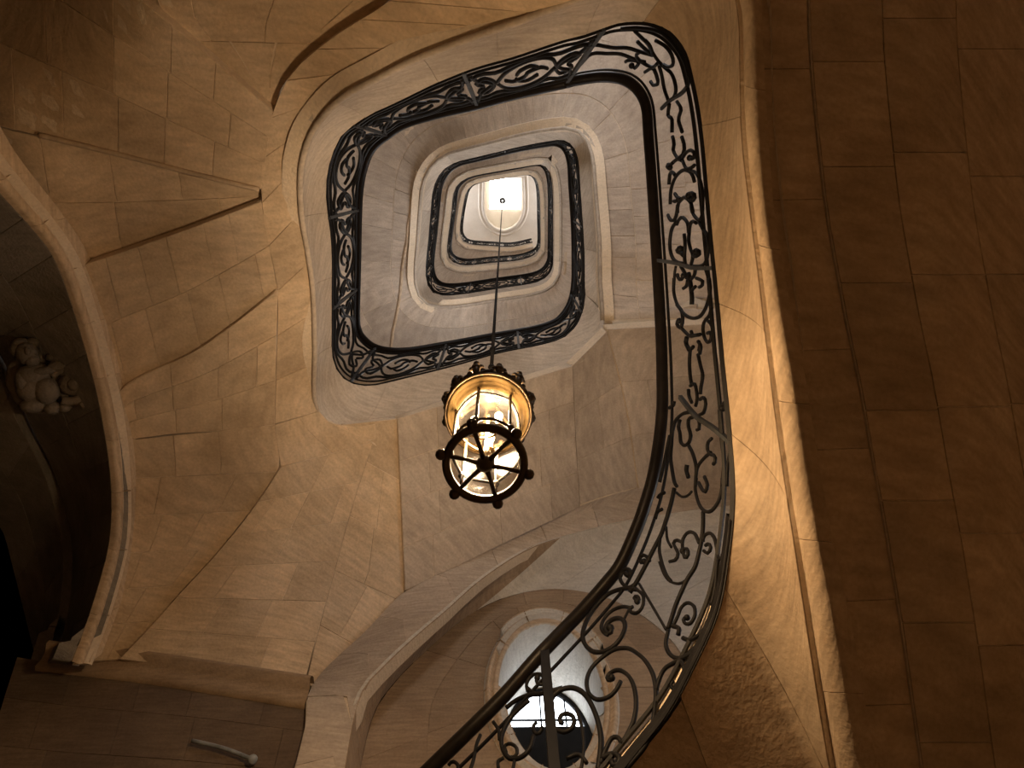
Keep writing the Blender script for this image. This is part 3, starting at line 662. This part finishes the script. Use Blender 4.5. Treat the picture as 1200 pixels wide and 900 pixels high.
# --- traced ironwork of the nearest part: (crop origin, scale, polylines with bar width in photo pixels)
TR = {}
TR['c8'] = (660, 765, .15, [
 (6,[(-120,400),(-60,320),(0,282),(80,275),(150,310),(200,370),(250,470),(285,600),(295,720),(275,920)]),
 (5,[(455,715),(500,640),(550,530),(570,400),(555,270),(510,180),(440,138),(380,150),(345,190),(360,220),(380,195)]),
 (5,[(450,220),(420,280),(370,335),(300,365),(240,355),(195,300),(185,210),(220,120),(300,40),(400,-25),(500,-35),(570,0),(640,60),(700,170),(725,300),(715,450),(690,600),(640,730),(560,840),(490,910)]),
 (5,[(290,870),(330,760),(380,670),(430,660),(452,700)]),
 (6,[(300,830),(350,800),(400,790),(440,820),(430,870),(390,880),(380,840)]),
 (5,[(725,300),(745,220),(790,130),(880,70),(960,30),(1030,-10)]),
 (4,[(880,60),(930,90),(942,160),(920,250),(870,290),(840,250),(865,222)]),
 (4,[(100,430),(150,600),(160,750),(140,920)])])
TR['c7'] = (680, 660, .15, [
 (3,[(460,160),(560,330),(670,520)]),
 (5,[(690,520),(680,560),(670,640),(700,710),(760,745),(830,720),(900,660),(945,600)]),
 (4,[(720,500),(760,420),(790,345),(840,310),(890,340),(895,410),(860,470),(820,470),(805,435),(835,425)]),
 (5,[(720,490),(770,510),(765,560)]),
 (5,[(800,585),(860,600),(930,560),(970,510)]),
 (5,[(440,205),(340,200),(220,240),(120,340),(50,450),(20,560),(40,640),(100,690),(180,690),(270,640),(330,560),(350,490),(330,440),(280,430),(220,460),(195,520),(220,550),(245,530),(235,505)]),
 (4,[(400,350),(330,340),(250,370),(190,430),(165,500),(185,545),(215,560)]),
 (4,[(440,205),(490,250),(490,330),(450,385),(400,385),(390,350),(410,340)]),
 (4,[(440,290),(420,270),(440,255),(460,280),(445,300)]),
 (3,[(380,360),(340,440)]),
 (4,[(440,155),(380,190),(330,160),(310,110),(330,60),(370,45),(395,70),(375,92)]),
 (3,[(620,-10),(650,80),(700,140),(770,160),(820,140)]),
 (4,[(780,745),(812,800),(820,880)])])
TR['c6'] = (720, 560, .13333, [
 (5,[(528,90),(500,220),(460,360),(410,500),(350,620),(280,760),(210,890),(155,980),(135,1010)]),
 (4,[(310,730),(280,690),(245,680),(220,715),(240,750),(262,735)]),
 (4,[(50,880),(80,820),(120,800),(150,830),(130,860),(108,845)]),
 (4,[(400,540),(395,640),(420,760),(460,860),(500,910)]),
 (3,[(455,430),(465,540),(500,610)]),
 (5,[(780,300),(780,400),(770,520),(745,650),(710,780),(640,890),(590,1000),(540,1120),(500,1240),(470,1330)]),
 (4,[(745,575),(705,490),(645,480),(603,540),(598,620),(620,705),(650,665),(632,620),(600,645)]),
 (4,[(590,565),(545,550),(520,570),(540,620),(560,665),(540,720),(485,735)]),
 (4,[(780,560),(790,510),(840,485),(880,530),(900,620),(910,690),(940,712),(952,670)]),
 (4,[(785,640),(820,665),(850,620),(830,580),(800,595)]),
 (5,[(910,720),(900,820),(895,900),(880,1010),(850,1120)]),
 (4,[(720,0),(710,100),(740,220),(790,290),(850,290),(910,220),(940,120),(950,0)]),
 (4,[(740,40),(770,100),(800,125),(818,60),(790,-10)]),
 (4,[(360,360),(380,300),(420,275)]),(4,[(380,180),(400,150),(440,130)]),
 (3,[(545,130),(590,165),(640,160),(680,120)])])
TR['c5'] = (750, 480, .1, [
 (4,[(610,25),(500,50),(420,130),(380,260),(370,400),(360,560),(380,720),(405,850),(430,900)]),
 (4,[(570,420),(620,520),(655,650),(660,760)]),
 (4,[(620,90),(570,110),(570,200),(595,300),(570,390),(520,420),(480,380),(470,280),(450,200),(470,120)]),
 (4,[(600,95),(650,80),(690,120),(695,220),(670,240)]),
 (4,[(840,340),(800,380),(790,460),(820,520),(870,540),(885,600),(860,640)]),
 (4,[(830,500),(760,560),(690,650),(660,740),(650,900)]),
 (5,[(550,650),(545,720),(565,790)]),
 (4,[(930,0),(940,200),(960,400),(980,600),(965,900)]),
 (4,[(1060,480),(1030,640),(1020,900)]),
 (4,[(350,300),(320,450),(280,650),(230,850)])])
TR['c4'] = (750, 400, .1, [
 (4,[(590,80),(580,250),(590,420),(605,500)]),
 (4,[(680,150),(710,280),(735,400),(715,550),(710,620)]),
 (4,[(590,520),(640,500),(662,580),(670,680),(650,760)]),
 (4,[(570,560),(575,640),(605,720)]),(4,[(700,680),(745,660),(772,720),(750,830),(700,860)]),
 (4,[(340,780),(390,750),(400,700)]),(5,[(960,760),(1000,720),(1010,770),(970,780)]),
 (4,[(530,0),(560,60),(600,90),(625,60)]),(4,[(680,0),(712,60),(700,150)])])
TR['c3'] = (750, 320, .1, [
 (4,[(400,60),(395,200),(415,310),(455,400),(530,490),(620,530),(700,510),(760,430),(800,320),(822,200),(812,60)]),
 (4,[(430,370),(490,450),(500,560),(480,640),(440,620),(432,570),(460,560)]),
 (4,[(480,640),(540,700),(590,740),(640,730),(705,720)]),
 (4,[(840,400),(810,500),(760,560),(740,640),(750,740),(790,810),(830,780),(830,700),(790,705)]),
 (4,[(800,560),(840,610),(855,700),(840,790)]),
 (5,[(570,0),(585,80),(600,200),(610,290),(608,370)]),
 (4,[(510,180),(545,150),(560,80)]),(4,[(650,160),(620,190),(605,220)]),
 (4,[(440,10),(450,60),(485,75),(510,30)]),(4,[(660,60),(700,75),(735,100),(725,150),(695,165)]),
 (5,[(550,750),(540,820),(575,900)]),(4,[(690,800),(700,850),(690,910)]),(4,[(600,680),(610,720),(590,740)])])
TR['c2'] = (750, 240, .1, [
 (4,[(430,200),(375,280),(352,400),(352,520),(385,630),(445,675),(520,690)]),
 (4,[(690,200),(740,280),(785,360),(805,450),(795,580),(765,680),(700,720),(620,720)]),
 (4,[(430,235),(445,190),(490,150),(540,185),(562,240),(570,330)]),
 (4,[(660,215),(615,190),(585,240),(575,330)]),
 (4,[(440,0),(432,100),(400,180),(352,170),(328,120)]),(4,[(600,0),(612,80),(650,150),(700,180),(732,100),(735,0)]),
 (4,[(575,330),(570,420),(592,520),(622,600),(600,700)]),(4,[(520,340),(530,460),(520,600),(530,700)]),
 (5,[(515,600),(480,560),(440,550),(440,520),(470,520)]),(5,[(630,600),(665,600),(695,570),(680,535),(660,550)]),
 (3,[(420,720),(405,800),(400,900)]),(3,[(760,740),(790,830),(810,900)]),(4,[(480,720),(520,790),(550,860)]),(4,[(650,740),(640,820),(600,870)])])
TR['c1'] = (740, 160, .1, [
 (4,[(455,790),(460,660),(480,560),(525,460),(600,400),(680,405),(720,460),(738,530)]),
 (4,[(690,400),(760,430),(810,540),(835,700),(830,900)]),
 (4,[(540,900),(545,800),(590,735),(620,712),(660,735),(700,790),(722,890)]),
 (4,[(580,735),(545,720),(510,665)]),(4,[(560,720),(520,760),(495,760)]),
 (5,[(680,740),(725,745),(742,690),(700,665),(675,690)]),
 (4,[(480,0),(500,80),(490,160),(540,250),(600,285)]),(4,[(590,0),(620,110),(605,200),(555,255),(500,290)]),
 (4,[(600,250),(640,190),(700,165),(742,210),(720,265),(680,250)]),(4,[(500,290),(460,325),(420,330),(425,370),(450,360)]),
 (4,[(600,290),(640,370),(700,365),(740,340)]),(4,[(520,460),(480,420),(450,440),(440,560)])])
TR['cb'] = (500, 765, .15, [
 (5,[(620,430),(700,370),(800,330),(900,320),(1010,290),(1060,275)]),
 (5,[(840,650),(800,760),(720,825),(640,820),(590,740),(590,640),(640,530),(720,440),(800,370)]),
 (4,[(860,540),(830,580),(850,630),(890,620),(900,580)]),
 (5,[(1010,600),(1080,620),(1140,580),(1150,510),(1100,475),(1050,490),(1040,540),(1065,550)]),
 (4,[(790,300),(780,240),(820,180),(880,165),(920,210),(900,250),(860,230),(865,195)]),
 (4,[(790,280),(850,320),(930,310)]),
 (4,[(620,780),(610,730),(650,710),(700,740),(700,800),(640,830)]),
 (4,[(420,640),(390,720),(370,820),(340,920)]),
 (4,[(520,540),(560,600),(570,680)]),(4,[(560,900),(560,850),(600,820)]),
 (4,[(170,880),(200,850),(240,870),(250,910)]),(4,[(690,820),(680,880),(670,930)]),
 (5,[(1090,830),(1150,800),(1200,800),(1250,860)])])
TR['c0'] = (660, 20, .15, [
 (4,[(150,240),(240,220),(330,230),(400,240),(500,240),(600,270),(700,300)]),
 (4,[(110,370),(220,290),(340,285),(450,290),(560,330),(640,350)]),
 (4,[(560,110),(600,150),(660,210),(700,280),(740,340),(790,390),(850,450),(880,560),(860,640)]),
 (4,[(580,190),(640,250),(700,300)]),(4,[(640,180),(680,230),(700,300)]),
 (4,[(720,180),(800,230),(850,300),(860,370),(820,390),(780,370)]),
 (4,[(490,350),(520,335),(590,350),(560,400),(535,380)]),
 (4,[(600,270),(570,300),(600,340),(690,390),(740,360)]),
 (4,[(640,430),(700,400),(730,460),(740,520),(700,530),(680,500)]),
 (4,[(750,380),(770,460),(790,560),(820,650)]),(4,[(830,680),(820,770),(850,800),(850,900)]),(4,[(890,660),(920,720),(900,800),(930,900)]),
 (4,[(770,720),(840,650),(900,610),(970,550),(975,440),(940,330),(870,220),(760,120),(600,85),(450,90)])])
iN0 = idx(380, 1290); iN1 = idx(708, 33)
gi = np.arange(iN0, iN1, 1.4); gt = np.linspace(0, 1, 90)
GI, GT = np.meshgrid(gi, gt, indexing='ij'); GP = proj(surf(GI.ravel(), GT.ravel()))
GIr, GTr = GI.ravel(), GT.ravel()
def on_rail(px):
    px = np.asarray(px, float); out = []
    for p in px:
        d = (GP[:, 0]-p[0])**2+(GP[:, 1]-p[1])**2; k = np.argpartition(d, 4)[:4]
        wgt = 1/(d[k]+.05); out.append(((GIr[k]*wgt).sum()/wgt.sum(), (GTr[k]*wgt).sum()/wgt.sum()))
    out = np.array(out); return out
r1 = empty('stair_railing', tuple(BP[idx(861, 580)]))
tag(r1, 'black wrought-iron scroll railing of the lowest flight, nearest the oval window', 'railing')
rail_common(r1, 0, iN1)
for key, (x0, y0, s, lines) in TR.items():
    for wpx, pts in lines:
        px = np.array(pts, float)*s+[x0, y0]
        P = surf(*on_rail(px).T); m = max(8, int(sum(np.linalg.norm(np.diff(px, axis=0), axis=1))/3))
        Q = smooth(P, min(m, 70)); dep = ((Q-E3) @ RC)[:, 2]*-1
        r = wpx*.5*1.12*dep.mean()/F
        mb = MB(); mb.tube(Q, r, 6)
        # hammered bud at the free end of a curl
        e_ = np.array(pts, float); tight = len(pts) > 3 and np.linalg.norm(e_[-1]-e_[-4])*s < 9
        if tight: mb.ball(Q[-1], r*1.7, 6)
        mb.build('scroll', IRON, r1)
# the square bar standing at the bottom, the collars and stays
iq = int(np.argmin(np.abs(proj(HP[:iN1])[:, 0]-641)+np.abs(proj(HP[:iN1])[:, 1]-762))); bar(r1, iq, 0, 1.0, .030, 'newel_bar', IRON)
def stay(pts, wpx, m=STEEL, name='collar_bar'):
    P = surf(*on_rail(pts).T); Q = smooth(P, 16); dep = ((Q-E3) @ RC)[:, 2]*-1
    mb = MB(); mb.tube(Q, wpx*.5*dep.mean()/F, 4); mb.build(name, m, r1)
stay([(797,465),(815,487),(835,501),(857,519)], 7); stay([(771,305),(785,307),(800,310),(812,314),(838,314)], 6)
stay([(775,127),(786,117),(798,110),(806,101)], 5)

# --- repeated ironwork for the rest, laid out along the rail (s in metres, t up the rail)
ARC = np.r_[0, np.cumsum(np.linalg.norm(np.diff(BP, axis=0), axis=1))]
def at_s(s): return np.interp(s, ARC, np.arange(NB))
UNIT = [  # one bay 1.0 long: polylines of (along, up)
 [(0,.24),(.12,.18),(.25,.24),(.38,.17),(.5,.13),(.62,.17),(.75,.24),(.88,.18),(1,.24)],[(0,.76),(.12,.82),(.25,.76),(.38,.83),(.5,.86),(.62,.83),(.75,.76),(.88,.82),(1,.76)],
 [(.03,.14),(.06,.32),(.16,.42),(.22,.54),(.14,.70),(.06,.62),(.12,.52)],
 [(.03,.86),(.06,.68),(.16,.58),(.22,.46),(.14,.30),(.06,.38),(.12,.48)],
 [(.22,.50),(.30,.30),(.42,.20),(.56,.20),(.68,.30),(.76,.50)],[(.22,.50),(.30,.70),(.42,.80),(.56,.80),(.68,.70),(.76,.50)],
 [(.30,.50),(.38,.42),(.48,.46),(.50,.54),(.60,.58),(.68,.50)],[(.38,.58),(.46,.66),(.54,.62),(.58,.54)],[(.40,.40),(.47,.32),(.55,.36),(.58,.44)],
 [(.97,.14),(.92,.32),(.84,.42),(.78,.54),(.86,.70),(.94,.62),(.88,.52)],[(.97,.86),(.92,.68),(.84,.58),(.78,.46),(.86,.30),(.94,.38),(.88,.48)]]
def bays(parent, i0, i1, blen, r, separate):
    s0, s1 = ARC[i0], ARC[i1]; n = max(1, round((s1-s0)/blen)); L_ = (s1-s0)/n; all_ = MB()
    for k in range(n):
        a = s0+k*L_
        for pl in UNIT:
            q = smooth(np.array(pl), 22 if separate else 12); mb = MB() if separate else all_
            mb.tube(surf(at_s(a+q[:, 0]*L_), q[:, 1]), r, 5 if separate else 4)
            if separate: mb.build('scroll', IRON, parent)
        bar(parent, at_s(a), 0, 1, .015 if separate else .013)
    if not separate:
        o = all_.build('scrollwork', IRON, parent); o['kind'] = 'stuff'
ir2 = idx(682, 367)
jj = np.linspace(iA, idx(859, 610), 120); a_ = surf(jj, np.full(120, .0)); b_ = surf(jj, np.full(120, .05)); o_ = NOUT[jj.astype(int)]*.012
V = np.stack([a_-o_, b_-o_, b_+o_, a_+o_], 1).reshape(-1, 3); mb = MB()
mb.add(V, [(i*4+k, i*4+(k+1) % 4, i*4+4+(k+1) % 4, i*4+4+k) for i in range(119) for k in range(4)], False); mb.build('base_plate', IRON, r1)
r2 = empty('stair_railing', tuple(BP[idx(389, 345)])); tag(r2, 'black wrought-iron railing framing the top, left and bottom of the first opening', 'railing')
rail_common(r2, iN1, ir2, False); bays(r2, iN1, ir2, .80, .012, True)
r3 = empty('stair_railing', tuple(BP[idx(608, 172)])); tag(r3, 'dark iron railing of the second turn, small behind the lantern rod', 'railing')
rail_common(r3, ir2, i2, False); bays(r3, ir2, i2, 1.0, .012, False)
r4 = empty('stair_railing', tuple(BP[idx(608, 196)])); tag(r4, 'thin dark iron railing of the third turn', 'railing')
rail_common(r4, i2, i3, False); bays(r4, i2, i3, 1.0, .012, False)
r5 = empty('stair_railing', tuple(BP[idx(592, 208)])); tag(r5, 'faint thin iron railing of the topmost turn under the ceiling', 'railing')
rail_common(r5, i3, iL, False); bays(r5, i3, iL, 1.0, .010, False)

# ================================================================== LANTERN
def lantern():
    zb = 2.05; c = U([(568.5, 544)], [zb])[0]; x, y, z = c
    L_ = empty('hanging_lantern', (x, y, z)); tag(L_, 'glowing bronze and glass lantern hanging on a long rod', 'lantern')
    ang0 = math.radians(14)
    def pol(r, k, zz, n=6, o=0.0): t = ang0+2*math.pi*(k+o)/n; return np.array([x+r*math.cos(t), y+r*math.sin(t), z+zz])
    def ring(r, zz, rr, n=48, seg=8):
        t = np.linspace(0, 2*math.pi, n+1); return np.stack([x+r*np.cos(t), y+r*np.sin(t), np.full(n+1, z+zz)], 1)
    Rb, Rt, Hh = .127, .160, .46
    mb = MB(); mb.tube(ring(Rb, 0, 0), .0145, 8, cap=False); mb.build('bottom_ring', BRONZE, L_)
    for k in range(6):
        mb = MB(); mb.tube([pol(.02, k, -.004), pol(.06, k, .004), pol(Rb, k, 0)], [.010, .007, .009], 6); mb.build('spoke', BRONZE, L_)
        mb = MB(); mb.ball(pol(Rb+.020, k, -.002), .019, 8, (1, 1, 1.1)); mb.tube([pol(Rb, k, 0), pol(Rb+.02, k, 0)], .010, 6); mb.build('finial', BRONZE, L_)
    mb = MB(); mb.lathe([(.001, -.028), (.012, -.024), (.024, -.012), (.031, 0), (.026, .012), (.010, .02), (.001, .022)], c, 16); mb.build('hub', BRONZE, L_)
    # glazed body
    r0, r1_ = .116, .124
    for k in range(6):
        mb = MB(); mb.tube([pol(r0, k, .0), pol(r0+.002, k, .2), pol(r1_, k, Hh-.02)], .0068, 6); mb.build('upright', BRONZE, L_)
        V = []; nz = 8
        for j in range(nz+1):
            zz = .012+(Hh-.035)*j/nz; rr = (r0+(r1_-r0)*j/nz)
            for q in range(5):
                a, b_ = pol(rr, k, zz), pol(rr, k+1, zz); p = a+(b_-a)*(.03+.94*q/4)
                d = p-np.array([x, y, p[2]]); p = p+d/np.linalg.norm(d)*.012*math.sin(math.pi*q/4); V.append(p)
        mb = MB(); mb.add(V, [(j*5+q, j*5+q+1, (j+1)*5+q+1, (j+1)*5+q) for j in range(nz) for q in range(4)]); mb.build('glass_pane', LGLASS, L_)
        for zz, sg in ((.10, 1), (Hh-.06, -1)):
            a, b_ = pol(r0+.004, k, zz), pol(r0+.004, k+1, zz); t = np.linspace(0, 1, 9)[:, None]
            P = a*(1-t)+b_*t; P[:, 2] += sg*.016*np.sin(np.linspace(0, math.pi, 9))*1.0
            d = P-np.array([x, y, 0]); d[:, 2] = 0; d /= np.linalg.norm(d, axis=1, keepdims=True); P += d*.012*np.sin(np.linspace(0, math.pi, 9))[:, None]
            mb = MB(); mb.tube(P, .0058, 6); mb.build('glazing_bar', BRONZE, L_)
        mb = MB(); p0 = pol(r0+.006, k, .10); mb.ball(p0, .013, 6, (1, 1, 1.3)); mb.build('leaf_boss', BRONZE, L_)
    # flared gallery and crown
    mb = MB(); mb.lathe([(r1_-.004, Hh-.03), (r1_+.008, Hh-.02), (.142, Hh-.004), (Rt-.004, Hh), (Rt+.006, Hh+.010), (Rt+.006, Hh+.028), (Rt-.008, Hh+.036), (Rt-.014, Hh+.02)], c, 36); mb.build('gallery', BRASS, L_)
    mb = MB(); mb.tube(ring(Rt+.008, Hh+.015, 0), .006, 6, cap=False); mb.build('gallery_bead', BRONZE, L_)
    for k in range(12):
        h = .125 if k % 2 == 0 else .085
        mb = MB(); a = pol(Rt+.004, k, Hh+.02, 12); b_ = pol(Rt+.014, k, Hh+.02+h*.55, 12); e_ = pol(Rt+.018, k, Hh+.02+h, 12)
        mb.tube([a, b_, e_], [.012, .017, .006], 6)
        mb.ball(b_, .022, 6, (1, 1, .9)); mb.ball(e_, .014, 6)
        for o in (-.2, .2): mb.ball(pol(Rt+.012, k+o, Hh+.02+h*.6, 12), .015, 6); mb.ball(pol(Rt+.010, k+o*1.5, Hh+.02+h*.3, 12), .012, 6)
        mb.tube([pol(Rt+.008, k+q/8, Hh+.02+.03*math.sin(math.pi*q/8), 12) for q in range(9)], .009, 5)
        mb.build('fleuron', BRONZE, L_)
    for k in range(6):
        P = smooth([pol(Rt-.01, k, Hh+.03, 6, .5), pol(.135, k, Hh+.09, 6, .5), pol(.085, k, Hh+.14, 6, .5), pol(.045, k, Hh+.18, 6, .5), pol(.02, k, Hh+.21, 6, .5)], 14)
        mb = MB(); mb.tube(P, .008, 6); mb.ball(P[5], .016, 6); mb.build('crown_rib', BRONZE, L_)
    mb = MB(); mb.lathe([(.002, Hh+.165), (.03, Hh+.17), (.046, Hh+.185), (.042, Hh+.20), (.026, Hh+.215), (.018, Hh+.25), (.024, Hh+.265), (.012, Hh+.28), (.008, Hh+.30)], c, 20); mb.build('crown_boss', BRONZE, L_)
    top = ZC+1.5-.0
    mb = MB(); mb.tube([[x, y, z+Hh+.28], [x, y, z+Hh+6], [x, y, z+Hh+12], [x, y, top+1.0]], .010, 8); mb.build('rod', IRON, L_)
    for zz in (Hh+.36, Hh+.7, Hh+1.05): 
        mb = MB(); mb.ball((x, y, z+zz), .018, 6); mb.build('rod_knop', IRON, L_)
    mb = MB(); mb.lathe([(.11, 0), (.10, -.04), (.05, -.07), (.02, -.16)], (x, y, ZC+1.5+.85), 16); mb.build('ceiling_rose', IRON, L_)
    # candle cluster
    mb = MB(); mb.lathe([(.006, .02), (.010, .05), (.022, .075), (.010, .10), (.007, .20), (.007, Hh)], c, 12); mb.build('stem', BRASS, L_)
    for k in range(3):
        t = math.radians(200+120*k); dx, dy = math.cos(t), math.sin(t)
        P = [[x+dx*r, y+dy*r, z+h] for r, h in ((.008, .225), (.03, .20), (.05, .21), (.055, .235))]
        mb = MB(); mb.tube(smooth(P, 12), .005, 6); mb.build('candle_arm', BRASS, L_)
        b0 = (x+dx*.055, y+dy*.055, z+.235)
        mb = MB(); mb.lathe([(.001, 0), (.02, .004), (.012, .012), (.010, .09), (.008, .095)], b0, 12); mb.build('candle_tube', BRASS, L_)
        mb = MB(); mb.lathe([(.006, .095), (.014, .115), (.016, .13), (.010, .15), (.001, .168)], b0, 12); mb.build('bulb', BULB, L_)
        ld = bpy.data.lights.new('lantern_light', 'POINT'); ld.energy = LAMP_W; ld.color = LAMP_COL; ld.shadow_soft_size = .05
        lo = bpy.data.objects.new('lantern_light', ld); COL.objects.link(lo); lo.location = (b0[0], b0[1], b0[2]+.13); lo.parent = L_; lo.matrix_parent_inverse = L_.matrix_world.inverted()
    print('ROD TOP px', proj([[x, y, ZC+1.5]]), 'stones', sum(o.name.startswith('stone') for o in bpy.data.objects))
lantern()
